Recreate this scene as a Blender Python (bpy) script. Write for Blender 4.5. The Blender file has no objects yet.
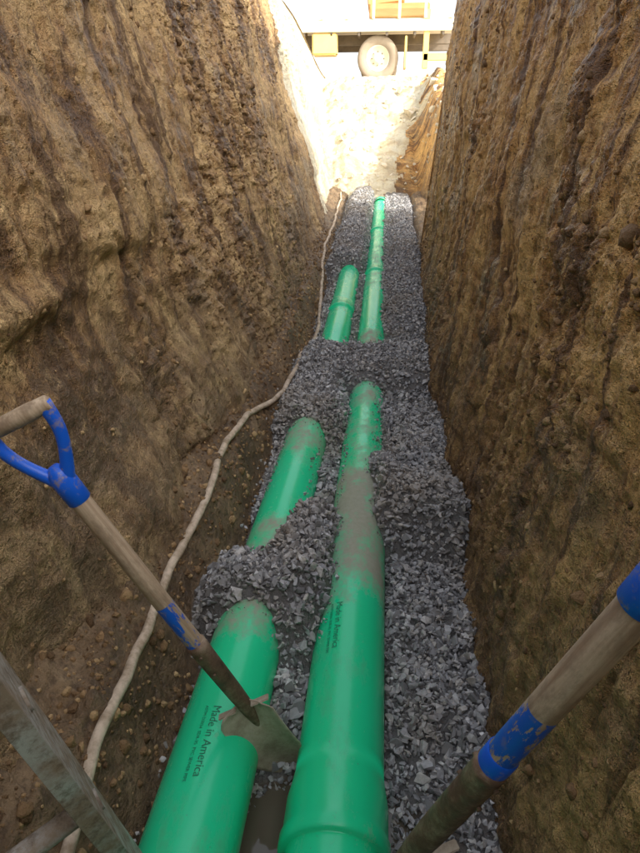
import bpy, bmesh, math, random
import numpy as np
from mathutils import Vector, Matrix
random.seed(7); rng=np.random.default_rng(11)
D=bpy.data; C=bpy.context; S=C.scene
# ------------------------------------------------------------------ noise
def h3(ix,iy,iz,seed):
    a=(ix.astype(np.int64)*374761393+iy.astype(np.int64)*668265263+iz.astype(np.int64)*2147483647+seed*974634777)&0xffffffff
    a=((a^(a>>13))*1274126177)&0xffffffff
    a=((a^(a>>16))*2246822519)&0xffffffff
    return ((a^(a>>15))&0xffffff)/float(0xffffff)
def vn(x,y,z,seed):
    x,y,z=np.broadcast_arrays(x,y,z)
    fx=np.floor(x);fy=np.floor(y);fz=np.floor(z)
    ix=fx.astype(np.int64);iy=fy.astype(np.int64);iz=fz.astype(np.int64)
    u=x-fx;v=y-fy;w=z-fz
    u=u*u*(3-2*u);v=v*v*(3-2*v);w=w*w*(3-2*w)
    def L(a,b,t): return a+(b-a)*t
    r=L(L(L(h3(ix,iy,iz,seed),h3(ix+1,iy,iz,seed),u),L(h3(ix,iy+1,iz,seed),h3(ix+1,iy+1,iz,seed),u),v),
        L(L(h3(ix,iy,iz+1,seed),h3(ix+1,iy,iz+1,seed),u),L(h3(ix,iy+1,iz+1,seed),h3(ix+1,iy+1,iz+1,seed),u),v),w)
    return r*2-1
def fbm(x,y,z=0.0,o=4,seed=1):
    z=np.asarray(z,dtype=float); s=0;a=1;t=0
    for i in range(o):
        s=s+a*vn(x*2**i+i*7.3,y*2**i+i*3.1,z*2**i+i*1.7,seed+i); t+=a; a*=.5
    return s/t
def billow(x,y,o=4,seed=1,g=.55):
    s=0;a=1;t=0
    for i in range(o):
        s=s+a*np.abs(vn(x*2.07**i+i*7.3,y*2.07**i+i*3.1,x*0,seed+i)); t+=a; a*=g
    return s/t
def worley(x,y,seed):
    fx=np.floor(x).astype(np.int64);fy=np.floor(y).astype(np.int64)
    best=np.full(x.shape,9.0);sec=np.full(x.shape,9.0);cell=np.zeros(x.shape)
    z=np.zeros_like(fx)
    for i in(-1,0,1):
        for j in(-1,0,1):
            cx=fx+i;cy=fy+j
            d=np.hypot(cx+h3(cx,cy,z,seed)-x,cy+h3(cx,cy,z,seed+5)-y)
            cell=np.where(d<best,h3(cx,cy,z,seed+9),cell)
            sec=np.minimum(sec,np.maximum(best,d)); best=np.minimum(best,d)
    return best,sec,cell
def ss(a,b,x):
    t=np.clip((x-a)/(b-a),0,1); return t*t*(3-2*t)
# ------------------------------------------------------------------ helpers
def link(o,parent=None):
    S.collection.objects.link(o)
    if parent: o.parent=parent
    return o
def empty(name):
    e=D.objects.new(name,None); return link(e)
def mesh_np(name,V,F,mat=None,smooth=True,parent=None,attrs=None):
    me=D.meshes.new(name); V=np.ascontiguousarray(V,dtype=np.float32);F=np.ascontiguousarray(F,dtype=np.int32)
    k=F.shape[1]
    me.vertices.add(len(V));me.vertices.foreach_set('co',V.ravel())
    me.loops.add(F.size);me.loops.foreach_set('vertex_index',F.ravel())
    me.polygons.add(len(F));me.polygons.foreach_set('loop_start',np.arange(0,F.size,k,dtype=np.int32))
    me.polygons.foreach_set('use_smooth',np.full(len(F),smooth))
    me.update(calc_edges=True)
    if attrs:
        for n,a in attrs.items():
            at=me.attributes.new(n,'FLOAT','POINT'); at.data.foreach_set('value',np.asarray(a,dtype=np.float32).ravel())
    if mat: me.materials.append(mat)
    o=D.objects.new(name,me); return link(o,parent)
def gridF(n,m,flip=False):
    i=np.arange(n-1)[:,None]*m+np.arange(m-1)[None,:]
    i=i.ravel(); f=np.stack([i,i+1,i+m+1,i+m],1)
    return f[:,::-1] if flip else f
def box(name,c,s,mat,parent=None,bev=.01,rot=None):
    bm=bmesh.new(); bmesh.ops.create_cube(bm,size=1)
    for v in bm.verts: v.co=Vector((v.co.x*s[0],v.co.y*s[1],v.co.z*s[2]))
    if bev>0: bmesh.ops.bevel(bm,geom=bm.edges[:],offset=bev,segments=2,affect='EDGES')
    me=D.meshes.new(name);bm.to_mesh(me);bm.free();me.materials.append(mat)
    o=D.objects.new(name,me);link(o,parent);o.location=c
    if rot:o.rotation_euler=rot
    return o
def revolve(name,prof,mat,parent=None,seg=48,M=None,smooth=True):
    n=len(prof);V=[];F=[]
    for r,z in prof:
        for k in range(seg):
            a=2*math.pi*k/seg;V.append((r*math.cos(a),r*math.sin(a),z))
    for i in range(n-1):
        for k in range(seg):
            k2=(k+1)%seg;F.append((i*seg+k,i*seg+k2,(i+1)*seg+k2,(i+1)*seg+k))
    o=mesh_np(name,np.array(V),np.array(F),mat,smooth,parent)
    if M is not None:o.matrix_local=M
    return o
def tube(name,pts,rad,mat,parent=None,seg=16):
    P=[Vector(p) for p in pts];V=[];F=[]
    n=len(P)
    if not hasattr(rad,'__len__'):rad=[rad]*n
    up=Vector((0.123,.3,1)).normalized();pv=None
    for i in range(n):
        t=(P[min(i+1,n-1)]-P[max(i-1,0)]).normalized()
        if pv is None: a=t.cross(up)
        else: a=pv-t*pv.dot(t)
        if a.length<1e-4:a=t.orthogonal()
        a.normalize();pv=a;b=t.cross(a)
        for k in range(seg):
            an=2*math.pi*k/seg;V.append(P[i]+(a*math.cos(an)+b*math.sin(an))*rad[i])
    for i in range(n-1):
        for k in range(seg):
            k2=(k+1)%seg;F.append((i*seg+k,i*seg+k2,(i+1)*seg+k2,(i+1)*seg+k))
    me=D.meshes.new(name);me.from_pydata([tuple(v) for v in V],[],F+[tuple(range(seg))[::-1],tuple(range((n-1)*seg,n*seg))])
    for p in me.polygons:p.use_smooth=len(p.vertices)==4
    me.materials.append(mat);me.update()
    return link(D.objects.new(name,me),parent)
# ------------------------------------------------------------------ node helpers
class N:
    def __init__(s,name):
        s.m=D.materials.new(name);s.m.use_nodes=True;s.t=s.m.node_tree
        s.b=s.t.nodes['Principled BSDF'];s.co=s.t.nodes.new('ShaderNodeTexCoord').outputs['Object']
    def new(s,t,**k):
        n=s.t.nodes.new(t)
        for a,v in k.items():setattr(n,a,v)
        return n
    def L(s,a,b): s.t.links.new(a,b)
    def map(s,scale,loc=(0,0,0),rot=(0,0,0)):
        n=s.new('ShaderNodeMapping');n.inputs['Scale'].default_value=scale;n.inputs['Location'].default_value=loc;n.inputs['Rotation'].default_value=rot
        s.L(s.co,n.inputs[0]);return n.outputs[0]
    def noise(s,scale,detail=4,rough=.6,vec=None,dist=0):
        n=s.new('ShaderNodeTexNoise');n.inputs['Scale'].default_value=scale;n.inputs['Detail'].default_value=detail
        n.inputs['Roughness'].default_value=rough;n.inputs['Distortion'].default_value=dist
        s.L(vec if vec else s.co,n.inputs['Vector']);return n.outputs['Fac']
    def ramp(s,fac,stops,interp='LINEAR'):
        n=s.new('ShaderNodeValToRGB');n.color_ramp.interpolation=interp;e=n.color_ramp.elements
        while len(e)<len(stops):e.new(.5)
        for i,(p,c) in enumerate(stops):
            e[i].position=p;e[i].color=(c,c,c,1) if not hasattr(c,'__len__') else (*c,1)
        s.L(fac,n.inputs[0]);return n.outputs[0]
    def mix(s,fac,a,b,mode='MIX'):
        n=s.new('ShaderNodeMix',data_type='RGBA',blend_type=mode)
        for v,i in((fac,0),(a,6),(b,7)):
            if isinstance(v,(int,float)):n.inputs[i].default_value=v
            elif isinstance(v,tuple):n.inputs[i].default_value=(*v,1)
            else:s.L(v,n.inputs[i])
        return n.outputs[2]
    def math(s,op,a,b=0.0):
        n=s.new('ShaderNodeMath',operation=op)
        for v,i in((a,0),(b,1)):
            if isinstance(v,(int,float)):n.inputs[i].default_value=v
            else:s.L(v,n.inputs[i])
        return n.outputs[0]
    def attr(s,name): return s.new('ShaderNodeAttribute',attribute_name=name).outputs['Fac']
    def bump(s,h,dist,strength=1,prev=None):
        n=s.new('ShaderNodeBump');n.inputs['Strength'].default_value=strength;n.inputs['Distance'].default_value=dist
        s.L(h,n.inputs['Height'])
        if prev:s.L(prev,n.inputs['Normal'])
        return n.outputs[0]
    def out(s,col=None,rough=None,normal=None,metal=None,spec=None):
        for v,k in((col,'Base Color'),(rough,'Roughness'),(normal,'Normal'),(metal,'Metallic'),(spec,'Specular IOR Level')):
            if v is None:continue
            if isinstance(v,tuple):s.b.inputs[k].default_value=(*v,1)
            elif isinstance(v,(int,float)):s.b.inputs[k].default_value=v
            else:s.L(v,s.b.inputs[k])
        return s.m
# ------------------------------------------------------------------ soil materials
def soil_mat(name,dark,mid,light,grey,streak,sv=(1,12,.9),rot=(0,0,0),lowdark=.8):
    n=N(name)
    a=n.noise(2.1,7,.74); st=n.noise(1.0,5,.68,n.map(sv,rot=rot)); f=n.noise(22,5,.78)
    base=n.ramp(a,[(.40,dark),(.48,mid),(.60,light)])
    base=n.mix(n.ramp(st,[(.51,0.0),(.58,streak)]),base,light)
    base=n.mix(n.ramp(st,[(.39,.9),(.47,0.0)]),base,dark)
    base=n.mix(n.ramp(n.noise(1.1,4,.6,n.map((1,1,1.6),(5,3,1))),[(.55,0.0),(.66,.5)]),base,grey)
    if lowdark:
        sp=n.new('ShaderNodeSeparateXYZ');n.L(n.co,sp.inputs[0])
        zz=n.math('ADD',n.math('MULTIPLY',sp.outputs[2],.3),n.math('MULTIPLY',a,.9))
        base=n.mix(n.ramp(zz,[(.52,lowdark),(.84,0.0)]),base,tuple(x*.6+y*.25 for x,y in zip(dark,grey)))  # darker and greyer towards the bottom of the wall
    base=n.mix(n.ramp(f,[(.36,.65),(.47,0.0)]),base,dark)
    base=n.mix(n.ramp(f,[(.56,0.0),(.70,.6)]),base,light)
    cav_shade=n.attr('cav_shade')
    base=n.mix(n.ramp(cav_shade,[(0,0.0),(1,.92)]),base,tuple(c*.35 for c in dark))  # mixes crevice shade into the soil colour
    b1=n.bump(f,.045,1.0);b2=n.bump(n.noise(85,3,.7),.010,.9,b1)
    return n.out(base,n.ramp(a,[(.42,.34),(.58,.8)]),b2,spec=.5)
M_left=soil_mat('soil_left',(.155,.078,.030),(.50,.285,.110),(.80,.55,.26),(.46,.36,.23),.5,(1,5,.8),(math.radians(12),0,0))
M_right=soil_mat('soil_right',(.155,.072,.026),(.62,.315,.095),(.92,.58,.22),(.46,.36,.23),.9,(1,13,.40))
M_sunpale=soil_mat('soil_sunpale',(.70,.57,.36),(.84,.74,.50),(.90,.85,.68),(.85,.80,.65),.4,lowdark=0)  # soil whitened to carry the sun glare of the lit far end
n=N('soil_floor')
a=n.noise(4,5,.65);f=n.noise(30,5,.75)
c=n.ramp(a,[(.3,(.085,.052,.026)),(.5,(.22,.140,.072)),(.72,(.40,.28,.155))])
c=n.mix(n.ramp(f,[(.38,.7),(.52,0.0)]),c,(.07,.042,.022))
c=n.mix(n.attr('gravel'),c,(.18,.17,.16))
wet=n.attr('wet');c=n.mix(wet,c,(.13,.105,.075))
M_floor=n.out(c,n.mix(wet,n.ramp(a,[(.42,.28),(.6,.7)]),(.04,.04,.04)),n.bump(n.math('MULTIPLY',f,n.math('SUBTRACT',1.0,wet)),.03,.8),spec=.55)
n=N('clod');ob=n.new('ShaderNodeNewGeometry').outputs['Random Per Island']
c=n.ramp(ob,[(0,(.12,.065,.027)),(.6,(.30,.18,.08)),(1,(.52,.35,.17))])
M_clod=n.out(c,.8,n.bump(n.noise(60,3,.7),.012,1))
n=N('crushed_stone');ob=n.new('ShaderNodeNewGeometry').outputs['Random Per Island']
c=n.ramp(ob,[(0,(.15,.146,.148)),(.3,(.33,.327,.335)),(.7,(.53,.527,.535)),(.92,(.62,.58,.53)),(1,(.86,.86,.86))])
nn=n.noise(2.3,5,.62)
c=n.mix(n.ramp(nn,[(.48,0.0),(.66,.6)]),c,(.38,.315,.235))
M_grav=n.out(n.mix(n.ramp(n.noise(60,3,.7),[(.38,.4),(.6,0.0)]),c,(.17,.155,.14)),.48)
n=N('green_pvc')
dust=n.attr('dust')
dn=n.noise(7,6,.72,n.map((1.4,.8,1.4)));dn2=n.noise(55,4,.7)
k=n.math('ADD',n.math('MULTIPLY',dust,1.25),n.math('MULTIPLY',n.math('SUBTRACT',dn,.55),2.6))
k=n.math('ADD',k,n.math('MULTIPLY',n.math('SUBTRACT',dn2,.5),.7))
k=n.ramp(k,[(.30,0.0),(1.1,.92)])
g=n.mix(n.ramp(n.noise(3,3,.5),[(.35,0.0),(.7,.5)]),(.012,.78,.34),(.030,.82,.42))
sp=n.ramp(n.noise(110,2,.6),[(.71,0.0),(.77,.5)])
g=n.mix(sp,g,(.2,.18,.12))
sm=n.ramp(n.noise(5,7,.78,n.map((1,.35,1),(4,2,9))),[(.54,0.0),(.70,.42)])
g=n.mix(sm,g,(.22,.33,.20))
c=n.mix(k,g,n.mix(dn2,(.30,.25,.185),(.50,.44,.36)))
M_pipe=n.out(c,n.mix(n.math('MAXIMUM',k,sm),(.24,.24,.24),(.85,.85,.85)),n.bump(k,.002,.5),spec=.6)
n=N('print_ink');M_ink=n.out((.012,.19,.10),.6)
n=N('hose');c=n.ramp(n.noise(20,5,.7),[(.35,(.34,.25,.16)),(.6,(.68,.55,.41))])
M_hose=n.out(c,.8,n.bump(n.noise(60,4,.7),.004,.7))
n=N('ash_wood')
w=n.noise(3,5,.6,n.map((30,30,1.5)))
c=n.ramp(w,[(.3,(.34,.23,.14)),(.7,(.68,.54,.38))]);c=n.mix(n.ramp(n.noise(18,6,.75,n.map((1,1,.4))),[(.46,0.0),(.62,.75)]),c,(.24,.17,.11))
M_wood=n.out(c,.65,n.bump(w,.002,.5))
def chipped(name,th):
    n=N(name);w=n.noise(3,5,.6,n.map((30,30,1.5)))
    c=n.ramp(w,[(.3,(.32,.22,.13)),(.7,(.62,.48,.34))])
    ch=n.ramp(n.noise(9,6,.75,n.map((3,3,.9))),[(th,0.0),(th+.03,1.0)])
    c=n.mix(ch,c,(.012,.12,.62))
    c=n.mix(n.ramp(n.noise(40,5,.7),[(.55,0.0),(.75,.5)]),c,(.30,.23,.16))
    return n.out(c,.45,n.bump(ch,.001,.5))
M_chip=chipped('chipped_blue_wood',.48)
n=N('blue_paint');c=n.mix(n.ramp(n.noise(30,6,.75),[(.53,0.0),(.63,.75)]),(.010,.13,.75),(.34,.27,.2))
M_blue=n.out(c,.38,n.bump(n.noise(30,5,.7),.001,.4))
n=N('rusty_steel');c=n.ramp(n.noise(18,8,.75),[(.3,(.06,.04,.027)),(.5,(.19,.12,.075)),(.7,(.42,.32,.22))])
M_rust=n.out(c,n.ramp(n.noise(20),[(.4,.45),(.6,.85)]),n.bump(n.noise(50,6,.7),.003,.7),metal=.25)
n=N('muddy_steel');c=n.ramp(n.noise(12,8,.75),[(.3,(.22,.17,.115)),(.5,(.45,.38,.28)),(.7,(.62,.56,.45))])
M_mud=n.out(c,.7,n.bump(n.noise(60,6,.7),.002,.6),metal=.1)
n=N('aluminium');k=n.ramp(n.noise(7,8,.78),[(.38,0.0),(.56,.92)])
c=n.mix(k,(.46,.45,.42),(.27,.20,.13));c=n.mix(n.ramp(n.noise(45,4,.7),[(.48,0.0),(.64,.75)]),c,(.14,.10,.065))
M_alu=n.out(c,n.mix(k,(.5,.5,.5),(.9,.9,.9)),n.bump(n.noise(60,5,.7),.002,.6),metal=n.mix(k,(.15,.15,.15),(0,0,0)))
n=N('truck_paint');M_tp=n.out(n.mix(n.noise(2,4,.6),(.86,.74,.48),(.88,.84,.70)),.4)
n=N('yellow_paint');M_yel=n.out(n.mix(n.noise(2,4,.6),(.86,.62,.16),(.88,.70,.28)),.4)
n=N('tyre_rubber');M_tyre=n.out(n.mix(n.noise(8,5,.6),(.28,.22,.15),(.45,.37,.27)),.85)
n=N('chassis_dark');M_ch=n.out(n.mix(n.noise(8,5,.6),(.11,.09,.07),(.28,.23,.17)),.6)
n=N('tan_load');M_tan=n.out(n.mix(n.noise(3,5,.6,n.map((1,6,6))),(.55,.32,.12),(.70,.46,.21)),.7)
n=N('lamp_red');M_red=n.out((.5,.02,.01),.3)
n=N('window_glass');M_gl=n.out((.03,.04,.05),.08)
n=N('topsoil_ground');c=n.ramp(n.noise(.8,6,.65),[(.3,(.36,.27,.17)),(.7,(.58,.48,.33))])
M_ground=n.out(c,.9,n.bump(n.noise(6,5,.7),.05,.8))
# ------------------------------------------------------------------ profile functions
SZ=3.25
def top(Y): return SZ-.47*ss(10.5,14.3,Y)
def rise(Y): return .085*np.maximum(0,Y-4.0)*ss(3.6,4.6,Y)
def zskycut(Y): return 1.95+.153*np.clip(Y-1.2,0,9)  # unseen wall tops laid back from this height, added to admit skylight
def leftx(Y,Z):
    k=.17+.09*ss(2,8,Y); return -.745+.05*ss(3,8,Y)-k*(Z-.3)-1.15*np.maximum(0,Z-zskycut(Y))
def rightx(Y,Z):
    return .375+.05*ss(2,7,Y)+.085*(Z-.3)+.75*np.maximum(0,Z-zskycut(Y))
def ysamples(a,b,k=.0055,mn=.0055):
    out=[a];y=a
    while y<b:
        y+=max(mn,k*math.hypot(max(y,0)if y>0 else -y*3,.85));out.append(y)
    return np.array(out)
def wall_disp(Y,Z,seed,sgn,streak):
    cl=ss(-.10,.30,fbm(Y*1.3,Z*1.9,0,4,seed+20))
    if sgn<0: cl=cl*.6
    d=.035*fbm(Y*1.0,Z*1.0,0,3,seed)+.016*fbm(Y*4,Z*3,0,4,seed+3)
    wx=Y+.03*fbm(Y*9,Z*9,0,3,seed+71);wz=Z+.03*fbm(Y*9,Z*9,5,3,seed+72)
    bl=billow(wx*11,wz*12,5,seed+31,.68)
    d+=cl*.070*(bl-.3)+(1-cl)*.018*(bl-.3)
    # broken, stepped faces (plates, not cobbles)
    wx2=Y+.13*fbm(Y*4,Z*4,0,5,seed+81);wz2=Z+.13*fbm(Y*4,Z*4,5,5,seed+82)
    f1,f2,ce=worley(wx2*5,wz2*3.6,seed+83);cm=ss(.05,.35,fbm(Y*1.7,Z*1.7,0,4,seed+84))*(.65 if sgn>0 else .9)
    ed=np.clip((f2-f1)*6,0,1)
    d+=cm*((ce-.5)*.045*ed+.006*ed)
    crack=np.clip(1-(f2-f1)*12,0,1)*cm
    sl=.10 if sgn<0 else .35
    st=fbm((Y+Z*sl)*streak,Z*.45,0,4,seed+50); d+=.020*np.sign(st)*np.abs(st)**.75*(1-.6*cl)*(1-.4*cm)
    gr=np.abs(fbm((Y+Z*sl)*streak*2.2,Z*.6,0,2,seed+54));gm=ss(-.1,.25,fbm(Y*2,Z*1.3,0,3,seed+55))
    gv=np.clip(1-gr/.10,0,1)*gm*(1-.6*cl)*(1-.5*cm);d-=.014*gv
    sh=fbm(Y*.9,Z*2.2,0,3,seed+57);d+=(.022 if sgn>0 else .012)*np.tanh(sh*6)*(1-.5*cl)
    pit=ss(.25,.55,fbm(wx*5,wz*6,0,4,seed+64));d-=.022*pit*(.3+.7*cl)
    d+=.012*fbm(Y*26,Z*26,0,4,seed+60)
    cav_shade=np.clip((.22-bl)*7,0,1)*(.3+.7*cl)+.55*gv+.35*pit*(.3+.7*cl)+.4*crack  # painted-shade mask for creases, grooves, pits and cracks
    return d,np.clip(cav_shade,0,1)
wallsamp={}
NZ=420
def build_wall(name,fx,sgn,seed,Y0,Y1,mat,streak,flip):
    Ys=ysamples(Y0,Y1);u=np.linspace(0,1,NZ)
    Y,U=np.meshgrid(Ys,u,indexing='ij');Z=-.12+(top(Y)+.13)*U
    d,cav_shade=wall_disp(Y,Z,seed,sgn,streak)
    if sgn>0:
        q=((Y-1.50)/.22)**2+((Z-.98)/.09)**2; sc=np.exp(-q**1.5)
        d-=.045*sc; d+=.03*np.exp(-(((Y-1.5)/.34)**2+((Z-1.12)/.04)**2))
        q=((Y-1.15)/.3)**2+((Z-.42)/.10)**2; d-=.04*np.exp(-q**1.5)
    d+=.07*(1-ss(.25,.75,Z))*(.6+.8*fbm(Y*2,Z*0,0,3,seed+90))
    X=fx(Y,Z)+sgn*d*ss(-.05,.3,top(Y)-Z+.05)
    o=mesh_np(name,np.stack([X,Y,Z],-1).reshape(-1,3),gridF(len(Ys),NZ,flip),mat,True,None,{'cav_shade':cav_shade})
    wallsamp[name]=(X,Y,Z,Ys)
    return o
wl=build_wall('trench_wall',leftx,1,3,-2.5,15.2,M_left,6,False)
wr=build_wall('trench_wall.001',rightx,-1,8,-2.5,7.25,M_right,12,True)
wl.data.materials.append(M_sunpale)
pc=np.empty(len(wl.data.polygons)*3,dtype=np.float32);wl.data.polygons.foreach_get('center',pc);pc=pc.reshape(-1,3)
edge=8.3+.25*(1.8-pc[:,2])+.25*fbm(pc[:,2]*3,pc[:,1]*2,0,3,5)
wl.data.polygons.foreach_set('material_index',(pc[:,1]>edge).astype(np.int32))  # sun-whitened soil colour starts where direct sun reaches the wall
def endwall(name,Yc,x0f,x1f,seed,mat,flip):
    u=np.linspace(0,1,120);Zs=np.linspace(-.12,SZ,120);U,Z=np.meshgrid(u,Zs,indexing='ij')
    x0=x0f(Yc,Z);x1=x1f(Yc,Z);X=x0+(x1-x0)*U
    Yd=Yc+.06*fbm(X*2,Z*2,0,5,seed)*np.sin(np.pi*U)**.3
    return mesh_np(name,np.stack([X,Yd,Z],-1).reshape(-1,3),gridF(120,120,flip),mat,True,None,{'cav_shade':np.zeros(X.size)})
endwall('trench_end_wall',-2.5,lambda y,z:leftx(y,z)-.1,lambda y,z:rightx(y,z)+.1,4,M_left,True)
endwall('excavation_bank',7.25,lambda y,z:rightx(y,z)-.01,lambda y,z:z*0+6.0,5,M_right,True)
# ------------------------------------------------------------------ floor and gravel
PX_R=-.05
def PX_L(Y): return -.36+.05*ss(1.0,6,Y)
PR=.1065
def pz(Y): return .12+rise(Y)
def soil_h(X,Y):
    w=.03*fbm(Y*2.2,X*0,0,3,12)
    b=.30*ss(-.47,-.66,X+w)+.16*ss(-.64,-.90,X)
    b*=(1-.35*ss(4,8,Y))
    r=.20*ss(.31,.50,X+w+.04*ss(1.6,.6,Y))
    z=.02+rise(Y)+b+r
    z+=.020*fbm(X*6,Y*6,0,4,14)+(.030*fbm(X*16,Y*16,0,3,15)+.05*(billow(X*11,Y*11,5,19,.68)-.3))*(ss(-.45,-.6,X)+ss(.3,.42,X)+.2)
    return z
def grav_h(X,Y):
    xn=X+.045*fbm(X*5,Y*5,0,4,40);yn=Y+.09*fbm(X*5,Y*5,3,4,41)
    g=.085+0*X
    rs=ss(.02,.16,xn)
    g=g+rs*(.04+.10*ss(1.98,2.14,yn)*(1-.3*ss(2.6,3.2,yn)))
    yy=yn+.25*(xn-.1)
    sh=ss(-.055,.04,xn)*ss(1.80,2.06,yy)*(1-.75*ss(2.12,2.65,yy));g=np.maximum(g,.085+.225*sh)
    mA=ss(1.34,1.60,yn)*(1-ss(1.68,1.90,yn-.26*ss(-.36,-.22,xn)))*(1-ss(-.19,-.05,xn))
    g=np.maximum(g,.085+.205*mA)
    g=g+.05*ss(.9,1.4,yn)*(1-ss(1.6,2.1,yn))*np.exp(-((xn+.2)/.09)**2)
    g=g+.05*ss(2.0,2.2,yn)*(1-rs)
    mB=ss(3.26,3.58,yn)*(1-ss(4.0,4.4,yn)); g=np.maximum(g,.085+.20*mB)
    mC=ss(2.66,2.98,yn)*(1-ss(3.95,4.4,yn))*(1-ss(-.24,-.08,xn)); g=np.maximum(g,.085+.19*mC)
    mD=ss(6.0,6.35,yn)*(1-ss(-.22,-.12,xn)); g=np.maximum(g,.085+.20*mD)
    g=g+.03*ss(4.3,5,yn)
    g=g+rise(Y)
    g=g-.24*ss(-.42,-.64,xn)-.25*ss(.32,.46,xn-.03*ss(2,5,Y))
    g=g-.09*(1-ss(.85,1.2,yn+.3*fbm(X*4,Y*4,1,3,44)))*(1-.5*ss(.02,.1,xn))
    g=g+.018*fbm(X*7,Y*7,0,4,45)
    return g
Ys=ysamples(-2.6,10.8,.0065,.008);Xs=np.linspace(-1.05,.72,200)
Y,X=np.meshgrid(Ys,Xs,indexing='ij');s=soil_h(X,Y);g=grav_h(X,Y)
H=np.maximum(s,g-.012);gm=ss(-.015,.01,g-s)
pl=.036;inp=(X>-.30)&(X<-.10)&(Y>.3)&(Y<1.25);wet=np.where(inp,ss(.012,-.004,H-pl),0);H=np.where(inp&(H<pl),pl,H)
inp2=(X>.03)&(X<.33)&(Y>.3)&(Y<1.0);p2l=.062;wet=np.where(inp2,ss(.012,-.004,H-p2l),wet);H=np.where(inp2&(H<p2l),p2l,H)
gm=gm*(1-wet)
mesh_np('trench_floor',np.stack([X,Y,H],-1).reshape(-1,3),gridF(len(Ys),len(Xs),True),M_floor,True,None,{'gravel':gm,'wet':wet})
def hull_template(npts,flat,seed):
    r=random.Random(seed);bm=bmesh.new()
    for i in range(npts):
        v=Vector((r.gauss(0,1),r.gauss(0,1),r.gauss(0,1))).normalized()*r.uniform(.8,1.05)
        bm.verts.new((v.x,v.y*r.uniform(.8,1),v.z*flat))
    res=bmesh.ops.convex_hull(bm,input=bm.verts[:])
    bmesh.ops.delete(bm,geom=[e for e in res['geom_interior'] if isinstance(e,bmesh.types.BMVert)],context='VERTS')
    bmesh.ops.triangulate(bm,faces=bm.faces[:]);bm.verts.ensure_lookup_table();bm.verts.index_update()
    V=np.array([v.co[:] for v in bm.verts]);F=np.array([[v.index for v in f.verts] for f in bm.faces]);bm.free();return V,F
T=[hull_template(random.choice([8,9,10,12]),random.choice([.5,.6,.75,.9]),i) for i in range(20)]
T2=[hull_template(random.choice([18,22,26]),random.choice([.75,.9,1]),100+i) for i in range(14)]
def stones(name,P,sz,mat,parent=None,T=T,smooth=False):
    n=len(P);ti=rng.integers(0,len(T),n);VV=[];FF=[];off=0
    for k,(TV,TF) in enumerate(T):
        idx=np.where(ti==k)[0];m=len(idx)
        if m==0:continue
        q=rng.normal(size=(m,4));q/=np.linalg.norm(q,axis=1)[:,None];w,x,y,z=q.T
        R=np.stack([1-2*(y*y+z*z),2*(x*y-z*w),2*(x*z+y*w),2*(x*y+z*w),1-2*(x*x+z*z),2*(y*z-x*w),2*(x*z-y*w),2*(y*z+x*w),1-2*(x*x+y*y)],1).reshape(m,3,3)
        sc=sz[idx][:,None]*rng.uniform(.75,1.25,(m,3))
        v=np.einsum('mij,mkj->mki',R,TV[None]*sc[:,None,:])+P[idx][:,None,:]
        f=TF[None]+(np.arange(m)*len(TV))[:,None,None]+off
        VV.append(v.reshape(-1,3));FF.append(f.reshape(-1,3));off+=m*len(TV)
    return mesh_np(name,np.concatenate(VV),np.concatenate(FF),mat,smooth,parent)
def samp(n,x0,x1,y0,y1): return rng.uniform(x0,x1,n),rng.uniform(y0,y1,n)
px,py=samp(62000,-.75,.52,.35,10.6)
qx,qy=samp(16000,-.60,.45,.35,3.2);px=np.concatenate([px,qx]);py=np.concatenate([py,qy])
h=grav_h(px,py);s=soil_h(px,py)
sz=rng.lognormal(math.log(.0105),.38,len(px));sz=np.clip(sz,.004,.023)
pzv=h+rng.uniform(-.014,.010,len(px))
keep=(h-s>-.004)|((h-s>-.14)&(rng.random(len(px))<.06*np.clip(1+(h-s)/.14,0,1)*2))
pzv=np.where(h-s>-.004,pzv,s+.003)
dR=np.hypot(px-PX_R,pzv-pz(py));dL=np.hypot(px-PX_L(py),pzv-pz(py))
keep&=~((dR<PR+.004)|((dL<PR+.004)&(py<7)))
keep&=~((px>-.30)&(px<-.10)&(py<1.2)&(h<.03)&(rng.random(len(px))<.8))
P0=np.stack([px,py,pzv],1)[keep];S0=sz[keep]
gx,gy=samp(9000,-.5,.08,1.3,4.4)
A=[];B=[]
for w_ in(0,1):
    xc=PX_R if w_==0 else PX_L(gy)
    a=rng.uniform(-1.0,1.0,len(gx))
    X_=xc+PR*np.sin(a);Z_=pz(gy)+PR*np.cos(a)
    near=grav_h(X_,gy)-Z_
    kk=(near>-.06)&(near<.0)&(rng.random(len(gx))<.22)
    ssz=np.clip(rng.lognormal(math.log(.004),.5,len(gx)),.002,.012)
    A.append(np.stack([X_+ssz*.5*np.sin(a),gy,Z_+ssz*.5*np.cos(a)],1)[kk]);B.append(ssz[kk])
P0=np.concatenate([P0]+A);S0=np.concatenate([S0]+B)
gravel=stones('gravel_bed',P0,S0,M_grav)
def wallclods(nm,parent,sgn,cnt):
    X,Y,Z,Ys_=wallsamp[nm]
    yy=rng.uniform(0,1,cnt)**1.6*7+.3;zz=rng.uniform(.05,2.7,cnt)
    m=fbm(yy*1.3,zz*1.9,0,4,(3 if sgn>0 else 8)+20)>0
    m|=rng.random(cnt)<.15
    yy=yy[m];zz=zz[m];i=np.clip(np.searchsorted(Ys_,yy),0,len(Ys_)-1);j=np.clip(((zz+.12)/(SZ+.13)*(NZ-1)).round().astype(int),0,NZ-1)
    P=np.stack([X[i,j]-sgn*.001,Y[i,j],Z[i,j]],1);sz=np.clip(rng.lognormal(math.log(.005),.6,len(P)),.002,.024)
    return stones('soil_clods',P,sz,M_clod,parent,T2,True)
wallclods('trench_wall',wl,1,11000);wallclods('trench_wall.001',wr,-1,8000)
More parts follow.
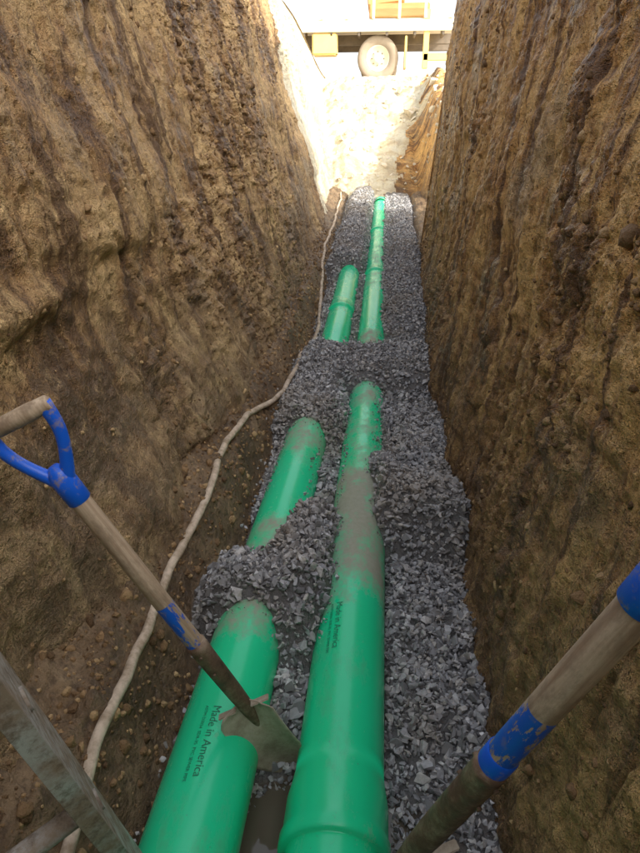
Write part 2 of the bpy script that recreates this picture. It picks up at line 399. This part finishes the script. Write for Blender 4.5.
cx,cy=samp(12000,-.95,-.42,.3,8);ch=soil_h(cx,cy);k=ch>grav_h(cx,cy)
cs=np.clip(rng.lognormal(math.log(.006),.6,len(cx)),.002,.022)
fl=D.objects['trench_floor']
stones('berm_clods',np.stack([cx,cy,ch-cs*.15],1)[k],cs[k],M_clod,fl,T2,True)
cx,cy=samp(5000,.28,.6,.3,7);ch=soil_h(cx,cy);k=ch>grav_h(cx,cy)
cs=np.clip(rng.lognormal(math.log(.0065),.55,len(cx)),.002,.028)
stones('slump_clods',np.stack([cx,cy,ch+cs*.1],1)[k],cs[k],M_clod,fl,T2,True)
# ------------------------------------------------------------------ ramp / open end of the dig
Xs=np.linspace(-2.6,6.1,300);Ys=np.linspace(7.2,15.4,300);Y,X=np.meshgrid(Ys,Xs,indexing='ij')
R=.02+.085*(np.minimum(Y,10.6)-4)
up=ss(10.2,14.6,Y+.25*fbm(X*1.2,Y*1.2,0,3,70));TP=top(Y)-.04;Rz=R+(TP-R)*up
led=1.35*ss(.50,.95,X+.12*fbm(X*2,Y*2,0,3,71))*ss(9.6,10.4,Y)*(1-ss(10.4,14.6,Y))
Rz=Rz+led*(X<3.6)*(1-ss(2.2,3.4,X))
f1,f2,_=worley(X*3,Y*3,77);g1,_,_=worley(X*8,Y*8,78)
Rz+=ss(9.9,10.6,Y)*(.10*fbm(X*2,Y*2,0,4,72)+.12*(.55-f1)+.15*(billow(X*3,Y*3,5,79)-.3)+.04*(.5-g1)+.03*fbm(X*12,Y*12,0,3,73))*(1-ss(14.6,15.2,Y))
Rz+=-.03*(1-ss(10.2,10.7,Y))
Rz=np.minimum(Rz,np.maximum(top(Y)-.01,R+led))
er=mesh_np('earth_ramp',np.stack([X,Y,Rz],-1).reshape(-1,3),gridF(len(Ys),len(Xs),True),M_sunpale,True,None,{'cav_shade':X*0})
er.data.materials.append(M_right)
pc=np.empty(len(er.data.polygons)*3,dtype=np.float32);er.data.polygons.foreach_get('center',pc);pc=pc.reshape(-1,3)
er.data.polygons.foreach_set('material_index',((pc[:,0]+.25*fbm(pc[:,0]*3,pc[:,1]*3,0,4,6)>.05+.75*(pc[:,2]-.6)/2.2)&(pc[:,0]<1.6)&(pc[:,1]<14)).astype(np.int32))  # darker soil painted over the shaded side of the ramp
cx,cy=samp(450,-1.2,1.3,9.9,14.2)
cs=np.clip(rng.lognormal(math.log(.035),.5,len(cx)),.012,.12)
ii=np.clip(np.searchsorted(Ys,cy),0,299);jj=np.clip(np.searchsorted(Xs,cx),0,299)
M_rk=N('pale_rock');M_rk=M_rk.out(M_rk.mix(M_rk.noise(5,6,.7),(.6,.5,.36),(.8,.74,.6)),.85,M_rk.bump(M_rk.noise(20,4,.7),.02,.7))
stones('ramp_rocks',np.stack([cx,cy,Rz[ii,jj]],1),cs,M_rk,D.objects['earth_ramp'])
# ------------------------------------------------------------------ ground surface around
V=[];F=[]
def strip(rows):
    b=len(V);m=len(rows[0])
    for r in rows:V.extend(r)
    for i in range(len(rows)-1):
        for j in range(m-1):
            F.append((b+i*m+j,b+i*m+j+1,b+(i+1)*m+j+1,b+(i+1)*m+j))
ys=list(np.linspace(-2.5,15.3,60))
tp=lambda y:float(top(y))+.004
strip([[(float(leftx(y,top(y)))-o+.02,y,tp(y)) for o in(0,.5,2,8,40,400)][::-1] for y in ys])
strip([[(float(rightx(y,SZ))+o-.02,y,tp(y)) for o in(0,.5,2,5.3,8,40,400)] for y in np.linspace(-2.5,7.25,30)])
strip([[(6.0+o,y,tp(y)) for o in(0,2,8,40,400)] for y in np.linspace(7.25,15.3,20)])
strip([[(x,y,tp(y)) for x in(-400,-40,-8,-2,0,2,8,40,400)] for y in(15.3,18,25,60,400)])
strip([[(x,y,tp(y)) for x in(-400,-40,-8,-2,0,2,8,40,400)] for y in(-400,-60,-10,-2.5)])
mesh_np('ground',np.array(V),np.array(F),M_ground,False)
Xs=np.linspace(1.6,6.6,120);Ys=np.linspace(-6,6.9,200);Y,X=np.meshgrid(Ys,Xs,indexing='ij')
prof=np.clip(1-np.abs(X-4.0)/2.3,0,1)**.9
Hh=SZ+3.3*prof*ss(-6,-4,Y)*(1-ss(5.2,6.9,Y))+.12*fbm(X*2,Y*2,0,4,81)*ss(0,.2,prof)-.02
mesh_np('shade_heap',np.stack([X,Y,Hh],-1).reshape(-1,3),gridF(len(Ys),len(Xs),True),M_sunpale,True,None,{'cav_shade':X*0})  # added unseen heap, sized to keep sun off the near left wall
# ------------------------------------------------------------------ pipes
def pipe(name,xf,y0,y1,joints,dustf):
    e=empty(name)
    ys=set(np.arange(y0,y1,.03).tolist()+[y1]);prof=[]
    for y in ys:prof.append((y,0))
    for j in joints:
        for dy,dr in((-.004,0),(0,.0),(.0,.011),(.010,.015),(.035,.015),(.045,.010),(.12,.010),(.16,.004),(.19,0)):
            prof.append((j+dy+1e-4*dr,dr))
    P=[]
    for y,dr in sorted(prof):
        for j in joints:
            if j+.001<y<j+.19 and dr==0 and not any(abs(y-j-a)<1e-3 for a in(.19,)):dr=None;break
        if dr is not None:P.append((y,dr))
    seg=64;V=[];at=[]
    for y,dr in P:
        for k in range(seg):
            a=2*math.pi*k/seg;r=PR+dr
            V.append((float(xf(y))+r*math.sin(a),y,float(pz(y))+r*math.cos(a)));at.append(dustf(y,math.cos(a),math.sin(a)))
    n=len(P);F=[(i*seg+k,i*seg+(k+1)%seg,(i+1)*seg+(k+1)%seg,(i+1)*seg+k) for i in range(n-1) for k in range(seg)]
    b=len(V)
    for yy in(y1,y1-.3):
        for k in range(seg):
            a=2*math.pi*k/seg;V.append((float(xf(y1))+(PR-.008)*math.sin(a),yy,float(pz(y1))+(PR-.008)*math.cos(a)));at.append(.5)
    q=(n-1)*seg
    for k in range(seg):
        k2=(k+1)%seg;F.append((q+k,q+k2,b+k2,b+k));F.append((b+k,b+k2,b+seg+k2,b+seg+k))
    mesh_np('barrel',np.array(V),np.array(F),M_pipe,True,e,{'dust':at})
    return e
def bumpf(y,a,b,w): return float(ss(a-w,a,np.float64(y))*(1-ss(b,b+w,np.float64(y))))
def dR_(y,c,s_):
    d=.90*bumpf(y,1.75,2.15,.40)+.45*bumpf(y,2.2,2.9,.2)+.65*bumpf(y,3.25,4.3,.35)+.35*bumpf(y,5.6,8,.6)
    return min(1,d)*(.5+.5*c)+.02+.25*max(0,-c+.25)
def dL_(y,c,s_):
    d=.65*bumpf(y,1.40,1.9,.15)+.70*bumpf(y,2.60,3.9,.2)+.2*bumpf(y,4,6.5,.3)
    return min(1,d)*(.5+.5*c)+.03+.25*max(0,-c+.25)
p1=pipe('sewer_pipe',lambda y:PX_R,-1.2,10.35,[.80,6.1,8.0],dR_)
p2=pipe('sewer_pipe.001',PX_L,-1.2,7.2,[5.0],dL_)
def print_text(txt,parent,x0,ys,ang,size):
    cu=D.curves.new('t','FONT');cu.body=txt;cu.size=size;cu.resolution_u=3
    o=D.objects.new('t',cu);S.collection.objects.link(o)
    C.view_layer.update();dg=C.evaluated_depsgraph_get();me=D.meshes.new_from_object(o.evaluated_get(dg))
    bm=bmesh.new();bm.from_mesh(me);bmesh.ops.triangulate(bm,faces=bm.faces[:])
    for v in bm.verts:
        L,h=v.co.x,v.co.y;a=ang+h/PR;y=ys-L;r=PR+.0008
        v.co=Vector((float(x0(y))+r*math.sin(a),y,float(pz(y))+r*math.cos(a)))
    me2=D.meshes.new('printed_marking');bm.to_mesh(me2);bm.free();me2.materials.append(M_ink)
    link(D.objects.new('printed_marking',me2),parent);D.objects.remove(o)
print_text('Made in America',p1,lambda y:PX_R,1.50,-.42,.028)
print_text('ASTM D3034  SDR-35  PVC SEWER PIPE',p1,lambda y:PX_R,1.50,-.60,.012)
print_text('Made in America',p2,PX_L,1.08,-.10,.028)
print_text('ASTM D3034  SDR-35  PVC SEWER PIPE',p2,PX_L,1.08,-.30,.012)
# ------------------------------------------------------------------ hose
hp=[(-.56,.30),(-.57,.55),(-.585,.80),(-.60,1.05),(-.625,1.35),(-.635,1.62),(-.625,1.85),(-.62,2.1),(-.64,2.4),(-.62,2.75),(-.57,3.1),(-.53,3.5),(-.50,3.95),(-.475,4.4),(-.485,4.9),(-.53,5.5),(-.58,6.2),(-.63,7),(-.63,8),(-.64,9),(-.66,10),(-.7,10.6)]
hp=np.array(hp);tt=np.linspace(0,len(hp)-1,260)
hx=np.interp(tt,range(len(hp)),hp[:,0]);hy=np.interp(tt,range(len(hp)),hp[:,1])
ker=np.ones(9)/9;hx=np.convolve(np.pad(hx,4,'edge'),ker,'valid')+.010*vn(hy*4,hy*0,hy*0,3)+.005*vn(hy*11,hy*0,hy*0,4)
hz=np.maximum(soil_h(hx,hy),grav_h(hx,hy));hz=np.convolve(np.pad(hz,7,'edge'),np.ones(15)/15,'valid')+.018
tube('water_hose',list(zip(hx,hy,hz)),.0145,M_hose,None,12)
# ------------------------------------------------------------------ shovels
def shovel(name,tip,grip,spread,bladeL,sockL,total,r,band,bw=.105):
    e=empty(name);tip=Vector(tip);Z=(Vector(grip)-tip).normalized();X_=Vector(spread);X_=(X_-Z*X_.dot(Z)).normalized();Y_=Z.cross(X_)
    M=Matrix((X_,Y_,Z)).transposed().to_4x4();M.translation=tip;e.matrix_world=M
    nu,nv=17,25;V=[]
    for j in range(nv):
        t=j/(nv-1);z=t*bladeL
        w=bw*min(1,(t/.42+.02))**.55 if t<.42 else bw*(1-.10*(t-.42))
        if t>.93:w*=1-.25*((t-.93)/.07)
        for i in range(nu):
            u=i/(nu-1)*2-1
            cup=.030*(u*u)*(.5+.5*t)
            V.append((u*w,-cup-.02*math.sin(t*3.1)+(.012*math.exp(-(u*4)**2)*ss(.5,1,np.float64(t))),z))
    b=mesh_np('blade',np.array(V),gridF(nv,nu),M_mud,True,e);m=b.modifiers.new('s','SOLIDIFY');m.thickness=.003
    for s_ in(-1,1):
        box('step',(s_*bw*.6,-.012,bladeL-.004),(bw*.66,.018,.005),M_mud,e,.002)
    s1=bladeL+sockL
    revolve('socket',[(.002,bladeL-.14),(.010,bladeL-.11),(.017,bladeL-.03),(.020,bladeL+.04),(r*1.08,bladeL+.12),(r*1.16,s1-.02),(r*1.16,s1),(r*.9,s1)],M_rust,e,28)
    for zz in(s1-.03,s1-.09):
        tube('rivet',[(0,-r*1.35,zz),(0,r*1.35,zz)],.004,M_rust,e,8)
    yk=total-.15
    if band=='l':
        revolve('shaft_painted',[(r,s1-.03),(r,s1+.13)],M_chip,e,28);revolve('shaft',[(r*.998,s1+.13),(r*.998,yk+.02)],M_wood,e,28)
    else:
        revolve('ferrule_band',[(r*1.05,s1-.01),(r*1.10,s1+.0),(r*1.10,s1+.03),(r*1.01,s1+.033)],M_blue,e,28)
        revolve('shaft_painted',[(r,s1+.02),(r,s1+.15)],M_chip,e,28);revolve('shaft',[(r*.998,s1+.15),(r*.998,yk+.02)],M_wood,e,28)
    revolve('yoke_collar',[(r*.9,yk-.055),(r*1.16,yk-.05),(r*1.2,yk),(r*1.05,yk+.02),(r*.5,yk+.035),(.001,yk+.036)],M_blue,e,28)
    hw=.062
    for s_ in(-1,1):
        pts=[]
        for q in range(13):
            t=q/12;pts.append((s_*(.006+(hw-.006)*math.sin(min(1,t*1.15)*math.pi/2)**1.1),0,yk-.005+.155*t**1.05))
        tube('yoke_arm',pts,[.015-.003*math.sin(math.pi*q/12) for q in range(13)],M_blue,e,14)
    tube('grip',[(-hw-.012,0,total-.005),(-hw-.008,0,total-.005),(-.03,0,total-.005),(.03,0,total-.005),(hw+.008,0,total-.005),(hw+.012,0,total-.005)],[.012,.0155,.0175,.0175,.0155,.012],M_wood,e,20)
    return e
CZ=1.5
shovel('shovel',(-.172,1.07,.045),(-.66,.96,CZ-.430),(.8,.15,.42),.27,.22,1.12,.0200,'l',.072)
shovel('shovel.001',(.02,.715,.15),(.29,.475,CZ-.30),(.75,.5,-.25),.27,.37,1.20,.0205,'r')
# ------------------------------------------------------------------ ladder
def ladder():
    e=empty('aluminum_ladder')
    A=Vector((-.385,.71,.12));B=Vector((-.47,.42,CZ-.15))
    Z=(B-A).normalized();R=Vector((-.72,-.69,0));R=(R-Z*R.dot(Z)).normalized();Nn=Z.cross(R)
    M=Matrix((R,Nn,Z)).transposed().to_4x4();M.translation=A;e.matrix_world=M
    Ln=2.0;W=.40
    for s_,x in((1,0),(-1,W)):
        bm=bmesh.new();t=.004;d=.056;f=.030
        prof=[(0,-d),(f,-d),(f,-d+t),(t,-d+t),(t,d-t),(f,d-t),(f,d),(0,d)]
        vs=[[bm.verts.new((x+s_*px_,py_,z)) for px_,py_ in prof] for z in(0,Ln)]
        for i in range(8):bm.faces.new((vs[0][i],vs[0][(i+1)%8],vs[1][(i+1)%8],vs[1][i]))
        bm.faces.new(vs[0][::-1]);bm.faces.new(vs[1]);bmesh.ops.recalc_face_normals(bm,faces=bm.faces[:])
        bmesh.ops.bevel(bm,geom=bm.edges[:],offset=.0008,segments=1,affect='EDGES')
        me=D.meshes.new('rail');bm.to_mesh(me);bm.free();me.materials.append(M_alu);link(D.objects.new('rail',me),e)
        box('foot_pad',(x+s_*.012,0,-.012),(.034,.12,.03),M_ch,e,.004)
    k=.14
    while k<Ln:
        tube('rung',[(-.004,0,k),(W+.004,0,k)],.018,M_alu,e,10);k+=.305
    return e
ladder()
# ------------------------------------------------------------------ truck on the surface
def truck():
    e=empty('flatbed_truck');e.location=(-.28,15.9,float(top(15.9))+.01)
    def wheel(x,y,s_=1):
        w=D.objects.new('wheel',None);link(w,e);w.location=(x,y,.45);w.rotation_euler=(math.radians(90),0,0)
        revolve('tyre',[(.25,-.12),(.40,-.13),(.44,-.11),(.45,-.05),(.45,.05),(.44,.11),(.40,.13),(.26,.125),(.25,.10)],M_tyre,w,48)
        revolve('rim',[(.255,.11),(.245,.12),(.22,.06),(.16,.03),(.11,.05),(.10,.10),(.05,.115),(.001,.115)],M_tp,w,40)
        revolve('rim_back',[(.255,-.11),(.2,-.06),(.001,-.05)],M_ch,w,32)
        for k in range(8):
            a=k*math.pi/4;revolve('nut',[(.014,0),(.014,.025),(.001,.027)],M_ch,w,6,Matrix.Translation((.135*math.cos(a),.135*math.sin(a),.04)))
    wheel(.02,0);wheel(.02,1.9);wheel(-3.6,0);wheel(-3.6,1.9)
    for y in(.4,1.5):box('frame_rail',(-1.4,y,.86),(6.3,.09,.2),M_ch,e,.01)
    tube('axle',[(.02,.1,.45),(.02,1.8,.45)],.06,M_ch,e)
    box('deck',(-.4,.95,1.12),(4.2,2.4,.10),M_tp,e,.02)
    box('deck_skirt',(-.4,-.26,1.03),(4.2,.05,.20),M_tp,e,.01)
    for i in range(8):box('stake',(-2.3+i*.55,-.26,1.42),(.06,.05,.52),M_tp,e,.008)
    box('side_board',(-.4,-.25,1.62),(4.2,.03,.16),M_tp,e,.005)
    for i in range(7):box('cross_member',(-2.2+i*.6,.0,.93),(.05,.5,.14),M_ch,e,.006)
    box('timber_load',(.45,.6,1.36),(1.3,1.2,.26),M_tan,e,.02);box('timber_load',(.15,.6,1.62),(.8,1.0,.24),M_tan,e,.02,(0,math.radians(-5),0))
    box('mudflap',(.62,0,.55),(.05,.5,.6),M_yel,e,.01);box('tool_box',(-1.15,-.05,.72),(.55,.4,.42),M_yel,e,.03)
    box('rear_post',(1.05,-.2,.78),(.12,.10,1.1),M_yel,e,.01);box('rear_bumper',(1.35,-.2,.45),(.7,.10,.14),M_yel,e,.01);box('tail_lamp',(1.72,-.1,1.0),(.03,.2,.1),M_red,e,.005)
    bm=bmesh.new();pr=[(-4.9,.5),(-4.95,1.15),(-4.2,1.35),(-3.85,2.15),(-2.7,2.2),(-2.62,.5)]
    vs=[[bm.verts.new((x,y,z)) for x,z in pr] for y in(-.1,2.0)];n_=len(pr)
    for i in range(n_):bm.faces.new((vs[0][i],vs[0][(i+1)%n_],vs[1][(i+1)%n_],vs[1][i]))
    bm.faces.new(vs[0][::-1]);bm.faces.new(vs[1]);bmesh.ops.recalc_face_normals(bm,faces=bm.faces[:]);bmesh.ops.bevel(bm,geom=bm.edges[:],offset=.05,segments=3,affect='EDGES')
    me=D.meshes.new('cab');bm.to_mesh(me);bm.free();me.materials.append(M_tp);link(D.objects.new('cab',me),e)
    box('side_window',(-3.3,-.105,1.72),(.9,.02,.5),M_gl,e,.008)
    return e
truck()
# ------------------------------------------------------------------ light
ts=Vector((.72,-.42,.55)).normalized();el=math.asin(ts.z);az=math.atan2(ts.x,ts.y)
W=D.worlds.new('World');S.world=W;W.use_nodes=True;nt=W.node_tree
sk=nt.nodes.new('ShaderNodeTexSky');sk.sky_type='NISHITA';sk.sun_disc=False;sk.sun_elevation=el;sk.sun_rotation=az
sk.air_density=1.0;sk.dust_density=4.0;sk.ozone_density=1.0
hs=nt.nodes.new('ShaderNodeHueSaturation');hs.inputs['Saturation'].default_value=.35
bg=nt.nodes['Background'];nt.links.new(sk.outputs[0],hs.inputs['Color']);nt.links.new(hs.outputs[0],bg.inputs[0]);bg.inputs[1].default_value=.46
sl=D.lights.new('sun','SUN');sl.energy=5;sl.angle=math.radians(.5);sl.color=(1,.95,.86)
so=D.objects.new('sun',sl);link(so);so.rotation_euler=ts.to_track_quat('Z','Y').to_euler();so.location=(10,-6,12)
# ------------------------------------------------------------------ camera
cam=D.cameras.new('camera');co=D.objects.new('camera',cam);link(co);S.camera=co
p=math.radians(24.56);ps=math.radians(5.57)
Fv=Vector((-math.sin(ps)*math.cos(p),math.cos(ps)*math.cos(p),-math.sin(p)))
co.location=(0,0,CZ);co.rotation_euler=Fv.to_track_quat('-Z','Y').to_euler()
cam.sensor_fit='VERTICAL';cam.sensor_height=24;cam.lens=24*616/853;cam.clip_start=.02;cam.clip_end=2000
S.view_settings.view_transform='Standard';S.view_settings.look='None';S.view_settings.exposure=0
